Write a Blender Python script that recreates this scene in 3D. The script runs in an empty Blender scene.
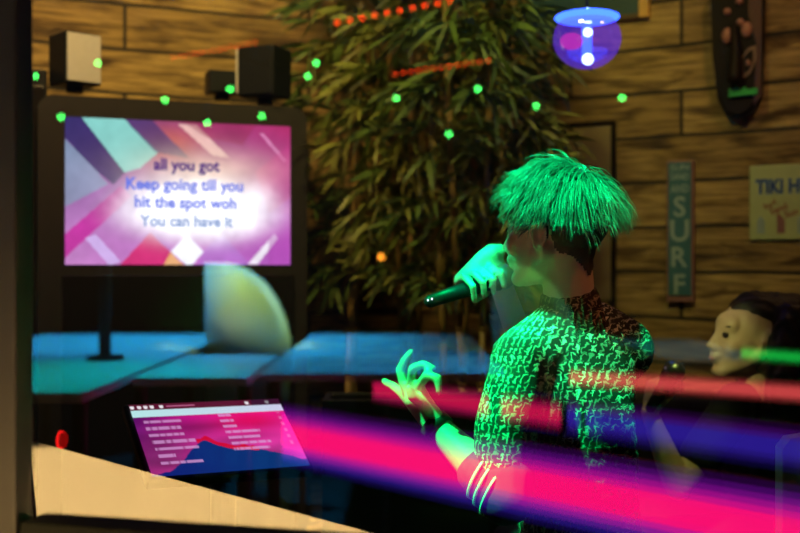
import bpy, bmesh, math, random
from mathutils import Vector, Matrix, Euler, noise
C = bpy.context.scene.collection
scn = bpy.context.scene
H = 1.22; F = 1111.11
PI = math.pi
def P(px, py, d): return Vector(((px-400)/F*d, d, H-(py-266.5)/F*d))
def srgb(r, g, b):
    f = lambda c: (c/255/12.92) if c <= 10 else ((c/255+.055)/1.055)**2.4
    return (f(r), f(g), f(b), 1)
# ---------------------------------------------------------------- materials
def nodes(name):
    m = bpy.data.materials.new(name); m.use_nodes = True
    nt = m.node_tree; nt.nodes.clear()
    out = nt.nodes.new('ShaderNodeOutputMaterial')
    return m, nt, out
def N(nt, typ, **kw):
    n = nt.nodes.new(typ)
    for k, v in kw.items():
        if k.startswith('i_'):
            n.inputs[k[2:].replace('_', ' ')].default_value = v
        else: setattr(n, k, v)
    return n
def mat(name, col, rough=.5, metal=0, noise_amt=.15, nscale=30, spec=.5, bump=0, coat=0):
    m, nt, out = nodes(name)
    b = N(nt, 'ShaderNodeBsdfPrincipled')
    b.inputs['Roughness'].default_value = rough; b.inputs['Metallic'].default_value = metal
    b.inputs['Specular IOR Level'].default_value = spec; b.inputs['Coat Weight'].default_value = coat
    tc = N(nt, 'ShaderNodeTexCoord'); nz = N(nt, 'ShaderNodeTexNoise')
    nz.inputs['Scale'].default_value = nscale; nz.inputs['Detail'].default_value = 4
    nt.links.new(tc.outputs['Object'], nz.inputs['Vector'])
    mx = N(nt, 'ShaderNodeMix', data_type='RGBA')
    mx.inputs[6].default_value = [c*(1-noise_amt) for c in col[:3]]+[1]
    mx.inputs[7].default_value = [min(1, c*(1+noise_amt)) for c in col[:3]]+[1]
    nt.links.new(nz.outputs['Fac'], mx.inputs[0]); nt.links.new(mx.outputs[2], b.inputs['Base Color'])
    if bump:
        bp = N(nt, 'ShaderNodeBump'); bp.inputs['Strength'].default_value = bump; bp.inputs['Distance'].default_value = .01
        nt.links.new(nz.outputs['Fac'], bp.inputs['Height']); nt.links.new(bp.outputs[0], b.inputs['Normal'])
    nt.links.new(b.outputs[0], out.inputs[0])
    return m
def emis(name, col, s):
    m, nt, out = nodes(name)
    e = N(nt, 'ShaderNodeEmission'); e.inputs[0].default_value = list(col[:3])+[1]; e.inputs[1].default_value = s
    nt.links.new(e.outputs[0], out.inputs[0]); return m
def emis_attr(name, s):
    m, nt, out = nodes(name)
    a = N(nt, 'ShaderNodeAttribute', attribute_name='Col')
    e = N(nt, 'ShaderNodeEmission'); e.inputs[1].default_value = s
    nt.links.new(a.outputs['Color'], e.inputs[0]); nt.links.new(e.outputs[0], out.inputs[0]); return m
def plank_mat():
    m, nt, out = nodes('plank_wood'); L = nt.links.new
    b = N(nt, 'ShaderNodeBsdfPrincipled'); b.inputs['Roughness'].default_value = .75
    tc = N(nt, 'ShaderNodeTexCoord')
    sp = N(nt, 'ShaderNodeSeparateXYZ'); L(tc.outputs['Object'], sp.inputs[0])
    cb = N(nt, 'ShaderNodeCombineXYZ'); L(sp.outputs[0], cb.inputs[0]); L(sp.outputs[2], cb.inputs[1])
    wn = N(nt, 'ShaderNodeTexNoise'); wn.inputs['Scale'].default_value = 1.6; L(cb.outputs[0], wn.inputs['Vector'])
    wm = N(nt, 'ShaderNodeMath', operation='MULTIPLY_ADD'); L(wn.outputs['Fac'], wm.inputs[0]); wm.inputs[1].default_value = .03
    L(sp.outputs[2], wm.inputs[2]); cb2 = N(nt, 'ShaderNodeCombineXYZ'); L(sp.outputs[0], cb2.inputs[0]); L(wm.outputs[0], cb2.inputs[1])
    br = N(nt, 'ShaderNodeTexBrick'); L(cb2.outputs[0], br.inputs['Vector'])
    br.offset = .37; br.squash = 1
    br.inputs['Scale'].default_value = 1; br.inputs['Brick Width'].default_value = 1.05; br.inputs['Row Height'].default_value = .152
    br.inputs['Mortar Size'].default_value = .007; br.inputs['Mortar Smooth'].default_value = .35
    br.inputs['Color1'].default_value = (.40, .26, .085, 1); br.inputs['Color2'].default_value = (.72, .50, .18, 1)
    br.inputs['Mortar'].default_value = (.02, .014, .01, 1)
    mp = N(nt, 'ShaderNodeMapping'); mp.inputs['Scale'].default_value = (3, 46, 1); L(cb.outputs[0], mp.inputs['Vector'])
    g = N(nt, 'ShaderNodeTexNoise'); g.inputs['Scale'].default_value = 1.6; g.inputs['Detail'].default_value = 8; g.inputs['Roughness'].default_value = .68; g.inputs['Distortion'].default_value = .35
    L(mp.outputs[0], g.inputs['Vector'])
    r = N(nt, 'ShaderNodeValToRGB'); r.color_ramp.elements[0].position = .36; r.color_ramp.elements[0].color = (.28, .24, .2, 1)
    r.color_ramp.elements[1].position = .66; r.color_ramp.elements[1].color = (1.1, 1.1, 1.1, 1); L(g.outputs['Fac'], r.inputs[0])
    mx = N(nt, 'ShaderNodeMix', data_type='RGBA', blend_type='MULTIPLY'); mx.inputs[0].default_value = 1
    L(br.outputs['Color'], mx.inputs[6]); L(r.outputs[0], mx.inputs[7])
    mp3 = N(nt, 'ShaderNodeMapping'); mp3.inputs['Scale'].default_value = (3.2, 12, 1); L(cb.outputs[0], mp3.inputs['Vector'])
    g2 = N(nt, 'ShaderNodeTexNoise'); g2.inputs['Scale'].default_value = 1.3; g2.inputs['Detail'].default_value = 5; g2.inputs['Distortion'].default_value = .5; L(mp3.outputs[0], g2.inputs['Vector'])
    r2 = N(nt, 'ShaderNodeValToRGB'); r2.color_ramp.elements[0].position = .34; r2.color_ramp.elements[0].color = (.2, .15, .11, 1)
    r2.color_ramp.elements[1].position = .50; r2.color_ramp.elements[1].color = (1, 1, 1, 1); L(g2.outputs['Fac'], r2.inputs[0])
    mx2 = N(nt, 'ShaderNodeMix', data_type='RGBA', blend_type='MULTIPLY'); mx2.inputs[0].default_value = 1
    L(mx.outputs[2], mx2.inputs[6]); L(r2.outputs[0], mx2.inputs[7])
    L(mx2.outputs[2], b.inputs['Base Color'])
    bp = N(nt, 'ShaderNodeBump'); bp.inputs['Strength'].default_value = .6; bp.inputs['Distance'].default_value = .01
    L(mx2.outputs[2], bp.inputs['Height']); L(bp.outputs[0], b.inputs['Normal'])
    L(b.outputs[0], out.inputs[0]); return m
def knit_mat(name, base, stroke, cw=.0118, chh=.0165):
    m, nt, out = nodes(name); L = nt.links.new
    b = N(nt, 'ShaderNodeBsdfPrincipled'); b.inputs['Roughness'].default_value = .8; b.inputs['Specular IOR Level'].default_value = .2
    tc = N(nt, 'ShaderNodeTexCoord')
    nz = N(nt, 'ShaderNodeTexNoise'); nz.inputs['Scale'].default_value = 55; nz.inputs['Detail'].default_value = 2; L(tc.outputs['Object'], nz.inputs['Vector'])
    sp = N(nt, 'ShaderNodeSeparateXYZ'); L(tc.outputs['Object'], sp.inputs[0])
    sn = N(nt, 'ShaderNodeSeparateColor'); L(nz.outputs['Color'], sn.inputs[0])
    def M(op, a, bb=None, c=None):
        n = N(nt, 'ShaderNodeMath', operation=op)
        for i, v in enumerate((a, bb, c)):
            if v is None: continue
            if isinstance(v, (int, float)): n.inputs[i].default_value = v
            else: L(v, n.inputs[i])
        return n.outputs[0]
    def S(e0, e1, x):
        n = N(nt, 'ShaderNodeMapRange', interpolation_type='SMOOTHSTEP'); n.inputs[1].default_value = e0; n.inputs[2].default_value = e1
        L(x, n.inputs[0]); return n.outputs[0]
    x = M('SUBTRACT', M('MULTIPLY', sp.outputs[0], .9), M('MULTIPLY', sp.outputs[1], .55))
    u = M('DIVIDE', M('ADD', x, M('MULTIPLY', sn.outputs[0], .018)), cw)
    v = M('DIVIDE', M('ADD', sp.outputs[2], M('MULTIPLY', sn.outputs[1], .024)), chh)
    u = M('ADD', u, M('MULTIPLY', v, .18))
    rowi = M('FLOOR', v)
    u = M('ADD', u, M('MULTIPLY', M('MODULO', rowi, 2.0), .5))
    cu = M('FLOOR', u); fu = M('FRACT', u); fv = M('FRACT', v)
    wv = N(nt, 'ShaderNodeTexWhiteNoise', noise_dimensions='2D'); cbx = N(nt, 'ShaderNodeCombineXYZ'); L(cu, cbx.inputs[0]); L(rowi, cbx.inputs[1]); L(cbx.outputs[0], wv.inputs['Vector'])
    rnd = wv.outputs['Value']
    # upright stroke, leaning
    lean = M('ADD', M('MULTIPLY', M('SUBTRACT', rnd, .5), .5), .35)
    d1 = M('ABSOLUTE', M('SUBTRACT', fu, M('ADD', lean, M('MULTIPLY', fv, .18))))
    s1 = M('MULTIPLY', S(.17, .03, d1), M('MULTIPLY', S(.05, .2, fv), S(1.0, .85, fv)))
    # hook on top
    d2 = M('ABSOLUTE', M('SUBTRACT', fv, .84))
    s2 = M('MULTIPLY', S(.15, .03, d2), M('MULTIPLY', S(.3, .4, fu), S(1.0, .9, fu)))
    # foot curl
    d3 = M('ABSOLUTE', M('SUBTRACT', fv, M('MULTIPLY', rnd, .6)))
    s3 = M('MULTIPLY', S(.1, .03, d3), M('MULTIPLY', S(.0, .1, fu), S(.6, .5, fu)))
    s = M('MAXIMUM', M('MAXIMUM', s1, s2), M('MULTIPLY', s3, .7))
    s = M('MULTIPLY', s, M('ADD', .25, M('MULTIPLY', rnd, .75)))
    mx = N(nt, 'ShaderNodeMix', data_type='RGBA'); mx.inputs[6].default_value = base; mx.inputs[7].default_value = stroke
    L(s, mx.inputs[0]); L(mx.outputs[2], b.inputs['Base Color'])
    bp = N(nt, 'ShaderNodeBump'); bp.inputs['Strength'].default_value = .3; bp.inputs['Distance'].default_value = .003
    L(s, bp.inputs['Height']); L(bp.outputs[0], b.inputs['Normal'])
    L(b.outputs[0], out.inputs[0]); return m

MT = dict(
    black=mat('black_plastic', (.008, .009, .012), .45, spec=.2), soft_black=mat('black_leatherette', (.01, .01, .012), .55, bump=.1),
    bezel=mat('dark_bezel', (.024, .021, .022), .4, spec=.3), darkpanel=mat('smoked_panel', (.012, .01, .01), .18),
    silver=mat('brushed_silver', (.55, .53, .52), .5, .1, .1, 90), frame=mat('dark_frame_metal', (.008, .007, .007), .5, 0),
    skin=mat('skin', (.62, .38, .27), .5, 0, .08, 25), hair=mat('dark_hair', (.15, .13, .105), .3, 0, .95, 38, 1.0),
    fade=mat('shaved_hair', (.05, .03, .02), .8, 0, .5, 400), hair2=mat('long_dark_hair', (.035, .018, .012), .5, 0, .4, 40, bump=.6),
    cloth_black=mat('black_cloth', (.012, .011, .013), .85, bump=.3), jeans=mat('dark_trousers', (.02, .022, .03), .85),
    white=mat('white_plastic', (.75, .75, .72), .4, 0, .05), table=mat('white_table_top', (.8, .8, .78), .45, 0, .05),
    floor=mat('dark_floor', (.02, .018, .017), .6, 0, .3, 6), ceil=mat('dark_ceiling', (.015, .013, .012), .9),
    leaf=mat('bamboo_leaf', (.08, .13, .025), .5, 0, .5, 9), leaf2=mat('bamboo_leaf_olive', (.17, .18, .035), .5, 0, .4, 9),
    cane=mat('bamboo_cane', (.30, .20, .05), .5, 0, .4, 12), pot=mat('dark_pot', (.03, .025, .02), .6),
    ply=mat('plywood', (.36, .27, .12), .6, 0, .25, 5), goldwood=mat('golden_frame_wood', (.75, .42, .10), .4),
    teal=mat('teal_board', (.045, .16, .21), .6, 0, .35, 22), pinkedge=mat('faded_pink_edge', (.30, .14, .13), .6),
    letter=mat('pale_letter_paint', (.34, .46, .44), .6), maskwood=mat('dark_carved_wood', (.014, .007, .006), .5, 0, .5, 20, .15),
    maskred=mat('reddish_carved_wood', (.10, .025, .015), .45, 0, .4, 20), maskpink=mat('pinkish_painted_eye', (.45, .2, .15), .5),
    masktan=mat('tan_painted_cheek', (.30, .17, .10), .5), maskgreenlight=mat('painted_green_laser_light', (.03, .5, .08), .5),
    signcream=mat('pale_green_metal', (.50, .58, .26), .45, 0, .2, 14), blueletter=mat('blue_letter_paint', (.03, .09, .33), .5),
    redletter=mat('dull_red_letter_paint', (.30, .05, .04), .5), skyedge=mat('pale_letter_outline', (.30, .45, .52), .5),
    pictureart=mat('dark_teal_picture', (.03, .085, .10), .5, 0, .9, 6), woodtrim=mat('brown_trim_wood', (.12, .07, .03), .6),
    band=mat('black_wristband', (.006, .012, .008), .6), red=mat('red_fabric', (.5, .04, .05), .7), steel=mat('steel', (.3, .3, .3), .3, .9),
    cuff=mat('maroon_cuff', (.10, .012, .05), .8), stripe=mat('white_cuff_stripe', (.8, .8, .8), .7), lip=mat('lip', (.5, .18, .15), .5),
    ink=mat('matt_black_paint', (.004, .005, .004), .8, 0, .2, 30, .1), dim=mat('pale_grey_plastic', (.4, .4, .36), .5), eye=mat('dark_eye', (.03, .02, .02), .2), hallwall=mat('hall_wall', (.03, .028, .03), .9),
)
MT['plank'] = plank_mat()
MT['knit'] = knit_mat('squiggle_knit', (.034, .028, .024, 1), (.95, .85, .7, 1))
MT['collar'] = knit_mat('brown_squiggle_knit', (.03, .012, .008, 1), (.5, .3, .2, 1), .011, .014)
# ---------------------------------------------------------------- object helpers
def tag(o, label=None, cat=None, group=None, kind=None):
    if label: o['label'] = label
    if cat: o['category'] = cat
    if group: o['group'] = group
    if kind: o['kind'] = kind
    return o
def empty(name, loc=(0, 0, 0), rz=0, label=None, cat=None, group=None):
    o = bpy.data.objects.new(name, None); C.objects.link(o); o.location = loc; o.rotation_euler = (0, 0, rz); o.empty_display_size = .1
    return tag(o, label, cat, group)
def link(name, me, m, parent=None, smooth=False):
    """verts are in world space when parent is an unrotated Empty (shifted here), else local"""
    if isinstance(m, str): m = MT[m]
    o = bpy.data.objects.new(name, me); C.objects.link(o)
    if not me.materials: me.materials.append(m)
    if smooth:
        for p in me.polygons: p.use_smooth = True
    if parent is not None: o.parent = parent
    return o
class MB:
    def __init__(s): s.bm = bmesh.new()
    def box(s, c, size, mx=None, bev=0):
        t = bmesh.new(); bmesh.ops.create_cube(t, size=1)
        for v in t.verts: v.co = Vector((v.co.x*size[0], v.co.y*size[1], v.co.z*size[2]))
        if bev: bmesh.ops.bevel(t, geom=t.edges[:], offset=bev, segments=3, affect='EDGES', profile=.5)
        for v in t.verts:
            v.co = (mx @ v.co if mx else v.co) + Vector(c)
        s.add(t); return s
    def add(s, t):
        me = bpy.data.meshes.new('t'); t.to_mesh(me); t.free(); s.bm.from_mesh(me); bpy.data.meshes.remove(me)
    def cap(s, a, b, ra, rb, seg=14, hemi=4):
        a, b = Vector(a), Vector(b); ax = (b-a); ln = ax.length; ax = ax.normalized() if ln > 1e-6 else Vector((0, 0, 1))
        q = ax.to_track_quat('Z', 'Y'); rings = []
        for i in range(1, hemi+1):
            t = -PI/2*(1-i/hemi); rings.append((ra*math.sin(t), ra*math.cos(t)))
        for i in range(0, hemi):
            t = PI/2*i/hemi; rings.append((ln+rb*math.sin(t), rb*math.cos(t)))
        bm = s.bm; vs = []
        for z, r in rings:
            vs.append([bm.verts.new(a+q @ Vector((r*math.cos(2*PI*k/seg), r*math.sin(2*PI*k/seg), z))) for k in range(seg)])
        p0 = bm.verts.new(a-ax*ra); p1 = bm.verts.new(b+ax*rb)
        for i in range(len(vs)-1):
            for k in range(seg): bm.faces.new((vs[i][k], vs[i][(k+1) % seg], vs[i+1][(k+1) % seg], vs[i+1][k]))
        for k in range(seg):
            bm.faces.new((p0, vs[0][(k+1) % seg], vs[0][k])); bm.faces.new((p1, vs[-1][k], vs[-1][(k+1) % seg]))
        return s
    def chain(s, pts, rs, **k):
        for i in range(len(pts)-1): s.cap(pts[i], pts[i+1], rs[i], rs[i+1], **k)
        return s
    def cyl(s, a, b, ra, rb=None, seg=20):
        rb = ra if rb is None else rb
        a, b = Vector(a), Vector(b); q = (b-a).to_track_quat('Z', 'Y'); ln = (b-a).length; bm = s.bm
        v0 = [bm.verts.new(a+q @ Vector((ra*math.cos(2*PI*k/seg), ra*math.sin(2*PI*k/seg), 0))) for k in range(seg)]
        v1 = [bm.verts.new(a+q @ Vector((rb*math.cos(2*PI*k/seg), rb*math.sin(2*PI*k/seg), ln))) for k in range(seg)]
        for k in range(seg): bm.faces.new((v0[k], v0[(k+1) % seg], v1[(k+1) % seg], v1[k]))
        bm.faces.new(v0[::-1]); bm.faces.new(v1); return s
    def ell(s, c, r, mx=None, seg=18):
        t = bmesh.new(); bmesh.ops.create_uvsphere(t, u_segments=seg, v_segments=seg//2+2, radius=1)
        for v in t.verts:
            p = Vector((v.co.x*r[0], v.co.y*r[1], v.co.z*r[2])); v.co = (mx @ p if mx else p)+Vector(c)
        s.add(t); return s
    def prism(s, pts2, y0, y1, fn=None):
        """outline in local x,z extruded from y0 to y1"""
        bm = s.bm; fn = fn or (lambda p: p)
        a = [bm.verts.new(fn(Vector((p[0], y0, p[1])))) for p in pts2]; b = [bm.verts.new(fn(Vector((p[0], y1, p[1])))) for p in pts2]
        n = len(a)
        bm.faces.new(a); bm.faces.new(b[::-1])
        for k in range(n): bm.faces.new((a[k], b[k], b[(k+1) % n], a[(k+1) % n]))
        return s
    def map(s, fn):
        for v in s.bm.verts: v.co = fn(v.co.copy())
        return s
    def build(s, name, m, parent=None, smooth=False, remesh=None, smooth_it=0, world=True, flip=False, colorize=None):
        bmesh.ops.recalc_face_normals(s.bm, faces=s.bm.faces[:])
        me = bpy.data.meshes.new(name)
        off = parent_loc(parent) if (parent is not None and world) else Vector()
        if off.length: bmesh.ops.translate(s.bm, verts=s.bm.verts[:], vec=-off)
        s.bm.to_mesh(me); s.bm.free()
        o = link(name, me, m, parent, smooth)
        if remesh:
            md = o.modifiers.new('r', 'REMESH'); md.mode = 'VOXEL'; md.voxel_size = remesh; md.adaptivity = 0
            if smooth_it:
                ms = o.modifiers.new('s', 'SMOOTH'); ms.iterations = smooth_it; ms.factor = .5
            dg = bpy.context.evaluated_depsgraph_get(); dg.update()
            nm = bpy.data.meshes.new_from_object(o.evaluated_get(dg)); o.modifiers.clear(); o.data = nm
            for p in nm.polygons: p.use_smooth = True
            if not nm.materials: nm.materials.append(MT[m] if isinstance(m, str) else m)
        return o
def parent_loc(p):
    l = Vector()
    while p is not None: l += Vector(p.location); p = p.parent
    return l
def dup(root, loc=None, rz=None, label=None, group=None):
    r = root.copy(); C.objects.link(r)
    if loc is not None: r.location = loc
    if rz is not None: r.rotation_euler = (0, 0, rz)
    if label: r['label'] = label
    if group: r['group'] = group
    for ch in list(root.children):
        c = ch.copy(); C.objects.link(c); c.parent = r
        for g in list(ch.children):
            d = g.copy(); C.objects.link(d); d.parent = c
    return r
def single(name, mb, m, base, label, cat, group=None, smooth=False, **kw):
    e = Vector(base); mb.map(lambda v: v-e)
    o = mb.build(name, m, None, smooth, **kw); o.location = e
    return tag(o, label, cat, group)
def text_mesh(txt, size, extrude=.001, bold=0.0, align='CENTER'):
    cu = bpy.data.curves.new('t', 'FONT'); cu.body = txt; cu.size = size; cu.extrude = extrude; cu.align_x = align; cu.offset = bold; cu.resolution_u = 3
    o = bpy.data.objects.new('t', cu); C.objects.link(o)
    dg = bpy.context.evaluated_depsgraph_get(); dg.update()
    me = bpy.data.meshes.new_from_object(o.evaluated_get(dg)); bpy.data.objects.remove(o)
    for v in me.vertices: v.co = Vector((v.co.x, -v.co.z, v.co.y))       # stands upright, faces -y
    return me
# wall planes (both in the room): the planked corner
AR = math.atan2(-.555, 1); AL = math.atan2(.455, 1)
def wr(px, py=None):
    k = (px-400)/F; d = 4.2236/(1+.555*k); return P(px, py if py is not None else 266.5, d)
def wl(px, py=None):
    k = (px-400)/F; d = 4.203/(1-.455*k); return P(px, py if py is not None else 266.5, d)
CEIL = 2.75
# ---------------------------------------------------------------- glass partition
PA = math.radians(15); P0 = P(33, 266.5, 1.45); P0.z = 0
UD = Vector((math.cos(PA), -math.sin(PA), 0)); ND = Vector((math.sin(PA), math.cos(PA), 0))
def mir(v): v = Vector(v); return v-2*(v-P0).dot(ND)*ND        # a place seen in the glass -> where it really stands in the hall
def MP(px, py, d): return mir(P(px, py, d))
SILL = P(33, 514, 1.45).z
def pane_pt(u, n, z): return P0+UD*u+ND*n+Vector((0, 0, z))
def glassmat():
    m, nt, out = nodes('partition_glass'); t = N(nt, 'ShaderNodeBsdfTransparent'); g = N(nt, 'ShaderNodeBsdfGlossy')
    g.inputs['Roughness'].default_value = 0.0
    mx = N(nt, 'ShaderNodeMixShader'); mx.inputs[0].default_value = .25
    nt.links.new(t.outputs[0], mx.inputs[1]); nt.links.new(g.outputs[0], mx.inputs[2]); nt.links.new(mx.outputs[0], out.inputs[0]); return m
MT['glass'] = glassmat()
def pb(u0, u1, n0, n1, z0, z1, bev=0):
    mb = MB(); R = Matrix.Rotation(-PA, 3, 'Z')
    return mb.box(pane_pt((u0+u1)/2, (n0+n1)/2, (z0+z1)/2), (u1-u0, n1-n0, z1-z0), R, bev)
w1 = tag(empty('window_1', pane_pt(0, 0, SILL)), kind='structure')
bm = bmesh.new(); vs = [bm.verts.new(pane_pt(a, 0, b)) for a, b in ((-.013, SILL-.002), (3.2, SILL-.002), (3.2, 2.6), (-.013, 2.6))]; bm.faces.new(vs)
g = MB(); g.bm = bm; g.build('glass_pane', 'glass', w1)
pb(-.047, -.0125, -.02, .02, SILL-.04, 2.64, .003).build('window_frame', 'frame', w1)
pb(0, 3.2, -.03, .02, SILL-.04, SILL-.004, .003).build('window_sill', 'ink', w1)
pb(0, 3.2, -.03, .03, 2.6, 2.64).build('window_header', 'frame', w1)
w2 = tag(empty('window_2', pane_pt(-.9, 0, SILL)), kind='structure')
bm = bmesh.new(); vs = [bm.verts.new(pane_pt(a, 0, b)) for a, b in ((-.9, SILL), (-.047, SILL), (-.047, 2.6), (-.9, 2.6))]; bm.faces.new(vs)
g = MB(); g.bm = bm; g.build('glass_pane', 'glass', w2)
pb(-.95, -.9, -.03, .03, SILL-.04, 2.64).build('window_frame', 'frame', w2)
def struct(name, mb, m, base=None):
    b = Vector(base) if base is not None else Vector(); mb.map(lambda v: v-b); o = mb.build(name, m); o.location = b; return tag(o, kind='structure')
struct('wall_front', pb(-.95, 3.2, -.03, .03, 0, SILL-.041), 'hallwall')
struct('wall_front_upper', pb(-.95, 3.2, -.03, .03, 2.641, CEIL), 'hallwall')
# room shell
struct('floor', MB().box((0, -.6, -.025), (9, 10.4, .05)), 'floor')
struct('ceiling', MB().box((0, -.6, CEIL+.03), (9, 10.4, .05)), 'ceil')
def wallbox(name, p, ang, x0, x1, m='plank'):
    mb = MB().box(((x0+x1)/2, .04, CEIL/2), (x1-x0, .08, CEIL)); o = mb.build(name, m); o.location = p; o.rotation_euler = (0, 0, ang); return tag(o, kind='structure')
corner = Vector((0.02, 4.2125, 0))
wallbox('wall_right', corner, AR, -.03, 3.2)
wallbox('wall_left', corner, AL, -2.6, .0)
struct('wall_side', MB().box((-2.42, 2.35, CEIL/2), (.06, 1.5, CEIL)), 'plank')
struct('wall_side_right', MB().box((2.96, .9, CEIL/2), (.06, 3.4, CEIL)), 'plank')
struct('wall_hall', MB().box((0, -5.75, CEIL/2), (9, .06, CEIL)), 'hallwall')

# ---------------------------------------------------------------- monitor kiosk
KL = P(65, 266, 3.2); KR = P(290, 264, 3.432); KA = math.atan2(KR.y-KL.y, KR.x-KL.x); SW = math.hypot(KR.x-KL.x, KR.y-KL.y); SH = .426
kc = (KL+KR)/2; kc.z = 0
kiosk = empty('karaoke_screen_kiosk', kc, KA, 'tall dark karaoke kiosk with a bright lyrics screen, standing against the plank wall', 'screen kiosk')
zb = KL.z+.004; zt = zb+SH
bx0 = -SW/2-.075; bx1 = SW/2+.055; ztop = zt+.062
out = [(bx0, .02), (bx1, .02)]
for cx, s0 in ((bx1-.045, 0), (bx0+.045, PI/2)):
    for i in range(7):
        a = s0+PI/2*i/6; out.append((cx+.045*math.cos(a), ztop-.045+.045*math.sin(a)))
MB().prism(out, .0, .11).build('cabinet', 'bezel', kiosk, world=False)
MB().box((0, -.006, (zb-.03+.12)/2), (SW+.02, .012, zb-.15), bev=.004).build('lower_panel', 'darkpanel', kiosk, world=False)
MB().box((0, .03, .015), (SW+.2, .34, .03), bev=.006).build('base', 'black', kiosk, world=False)
# picture on the screen: facets computed on a grid
def inpoly(x, y, poly):
    c = False; j = len(poly)-1
    for i in range(len(poly)):
        xi, yi = poly[i]; xj, yj = poly[j]
        if (yi > y) != (yj > y) and x < (xj-xi)*(y-yi)/(yj-yi+1e-9)+xi: c = not c
        j = i
    return c
S8 = lambda t: tuple(srgb(*t)[:3])
facets = [
    ([(90, 54), (210, 54), (310, 150), (255, 200), (210, 215)], (130, 205, 195), .9), ([(45, 54), (90, 54), (212, 215), (180, 252), (130, 210), (45, 118)], (45, 40, 95), .85),
    ([(210, 54), (290, 54), (400, 165), (300, 150)], (70, 55, 110), .8), ([(45, 120), (130, 210), (165, 250), (45, 320)], (120, 165, 180), .55),
    ([(45, 400), (200, 255), (232, 285), (45, 470)], (185, 30, 145), .85), ([(100, 412), (130, 400), (200, 480), (170, 495)], (205, 180, 235), .8),
    ([(190, 500), (285, 393), (350, 458), (318, 500)], (205, 20, 95), .85), ([(318, 500), (345, 452), (392, 500)], (235, 180, 90), .8),
    ([(345, 450), (392, 398), (442, 450), (400, 500)], (240, 245, 250), .9), ([(440, 450), (495, 393), (580, 485), (575, 500), (420, 500)], (175, 110, 195), .85),
    ([(575, 490), (658, 392), (668, 408), (605, 490)], (245, 240, 250), .9), ([(365, 62), (420, 62), (520, 160), (470, 155)], (240, 200, 190), .7),
    ([(612, 80), (622, 78), (695, 162), (688, 166)], (220, 140, 190), .8), ([(380, 54), (600, 54), (560, 120), (450, 100)], (150, 40, 80), .5),
    ([(600, 200), (708, 110), (708, 330), (640, 330)], (190, 50, 130), .5), ([(640, 330), (708, 280), (708, 490), (640, 490)], (170, 70, 170), .6),
]
def screen_col(u, v):
    x = 45+u*663; y = 55+v*435
    base = [Vector(S8(c)) for c in ((90, 70, 130), (170, 45, 100), (195, 130, 195), (180, 90, 190))]
    c = (base[0]*(1-u)+base[1]*u)*(1-v)+(base[2]*(1-u)+base[3]*u)*v
    g0 = math.exp(-(((x-340)/110)**2+((y-120)/60)**2)); c = c.lerp(Vector(S8((190, 90, 60))), .75*g0)
    for poly, col, a in facets:
        if inpoly(x, y, poly): c = c.lerp(Vector(S8(col)), a)
    n = noise.noise(Vector((x*.012, y*.012, 3)))*.35+noise.noise(Vector((x*.04, y*.04, 8)))*.15
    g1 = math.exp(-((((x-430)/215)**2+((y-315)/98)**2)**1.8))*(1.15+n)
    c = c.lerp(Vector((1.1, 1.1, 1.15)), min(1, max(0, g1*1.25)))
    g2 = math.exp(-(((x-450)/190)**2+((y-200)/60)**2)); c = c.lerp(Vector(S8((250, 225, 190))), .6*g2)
    return c*(1+n*.5)
def grid_screen(name, w, h, nx, ny, fn, m, parent, mx):
    vs = []; fs = []; cols = []
    for j in range(ny+1):
        for i in range(nx+1):
            vs.append(mx @ Vector(((i/nx-.5)*w, 0, (.5-j/ny)*h))); cols.append(fn(i/nx, j/ny))
    for j in range(ny):
        for i in range(nx):
            a = j*(nx+1)+i; fs.append((a, a+nx+1, a+nx+2, a+1))
    me = bpy.data.meshes.new(name); me.from_pydata([tuple(v) for v in vs], [], fs)
    at = me.color_attributes.new('Col', 'FLOAT_COLOR', 'POINT')
    for i, c in enumerate(cols): at.data[i].color = (max(0, c[0]), max(0, c[1]), max(0, c[2]), 1)
    return link(name, me, m, parent)
scr = grid_screen('screen', SW, SH, 240, 150, screen_col, emis_attr('lyrics_screen_light', 1.5), kiosk, Matrix.Translation((0, -.003, (zb+zt)/2)))
inv = emis('lyric_purple', srgb(80, 20, 150), .9); inb = emis('lyric_blue', srgb(105, 125, 235), 1.3); inp = emis('lyric_pale_blue', srgb(140, 165, 215), 1.3); inw = emis('lyric_white_edge', (1, 1, 1), 1.0)
for txt, cxp, cyp, m, wd in (('all you got', 392, 190, inv, 195), ('Keep going till you', 388, 250, inb, 345), ('hit the spot woh', 390, 304, inb, 300), ('You can have it', 392, 360, inp, 275)):
    sc_ = SW/663
    me = text_mesh(txt, 1, .0003, .03); xs = [v.co.x for v in me.vertices]; k = wd*sc_/(max(xs)-min(xs)); mid = (max(xs)+min(xs))/2
    me2 = me.copy()
    for mm, dy in ((me, -.006), (me2, -.0045)):
        for v in mm.vertices:
            v.co = Vector(((v.co.x-mid)*k+(cxp-45-331.5)*sc_, v.co.y+dy, v.co.z*k*1.05+zt-(cyp+13-55)/435*SH))
    link('lyric_text', me, m, scr)
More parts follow.
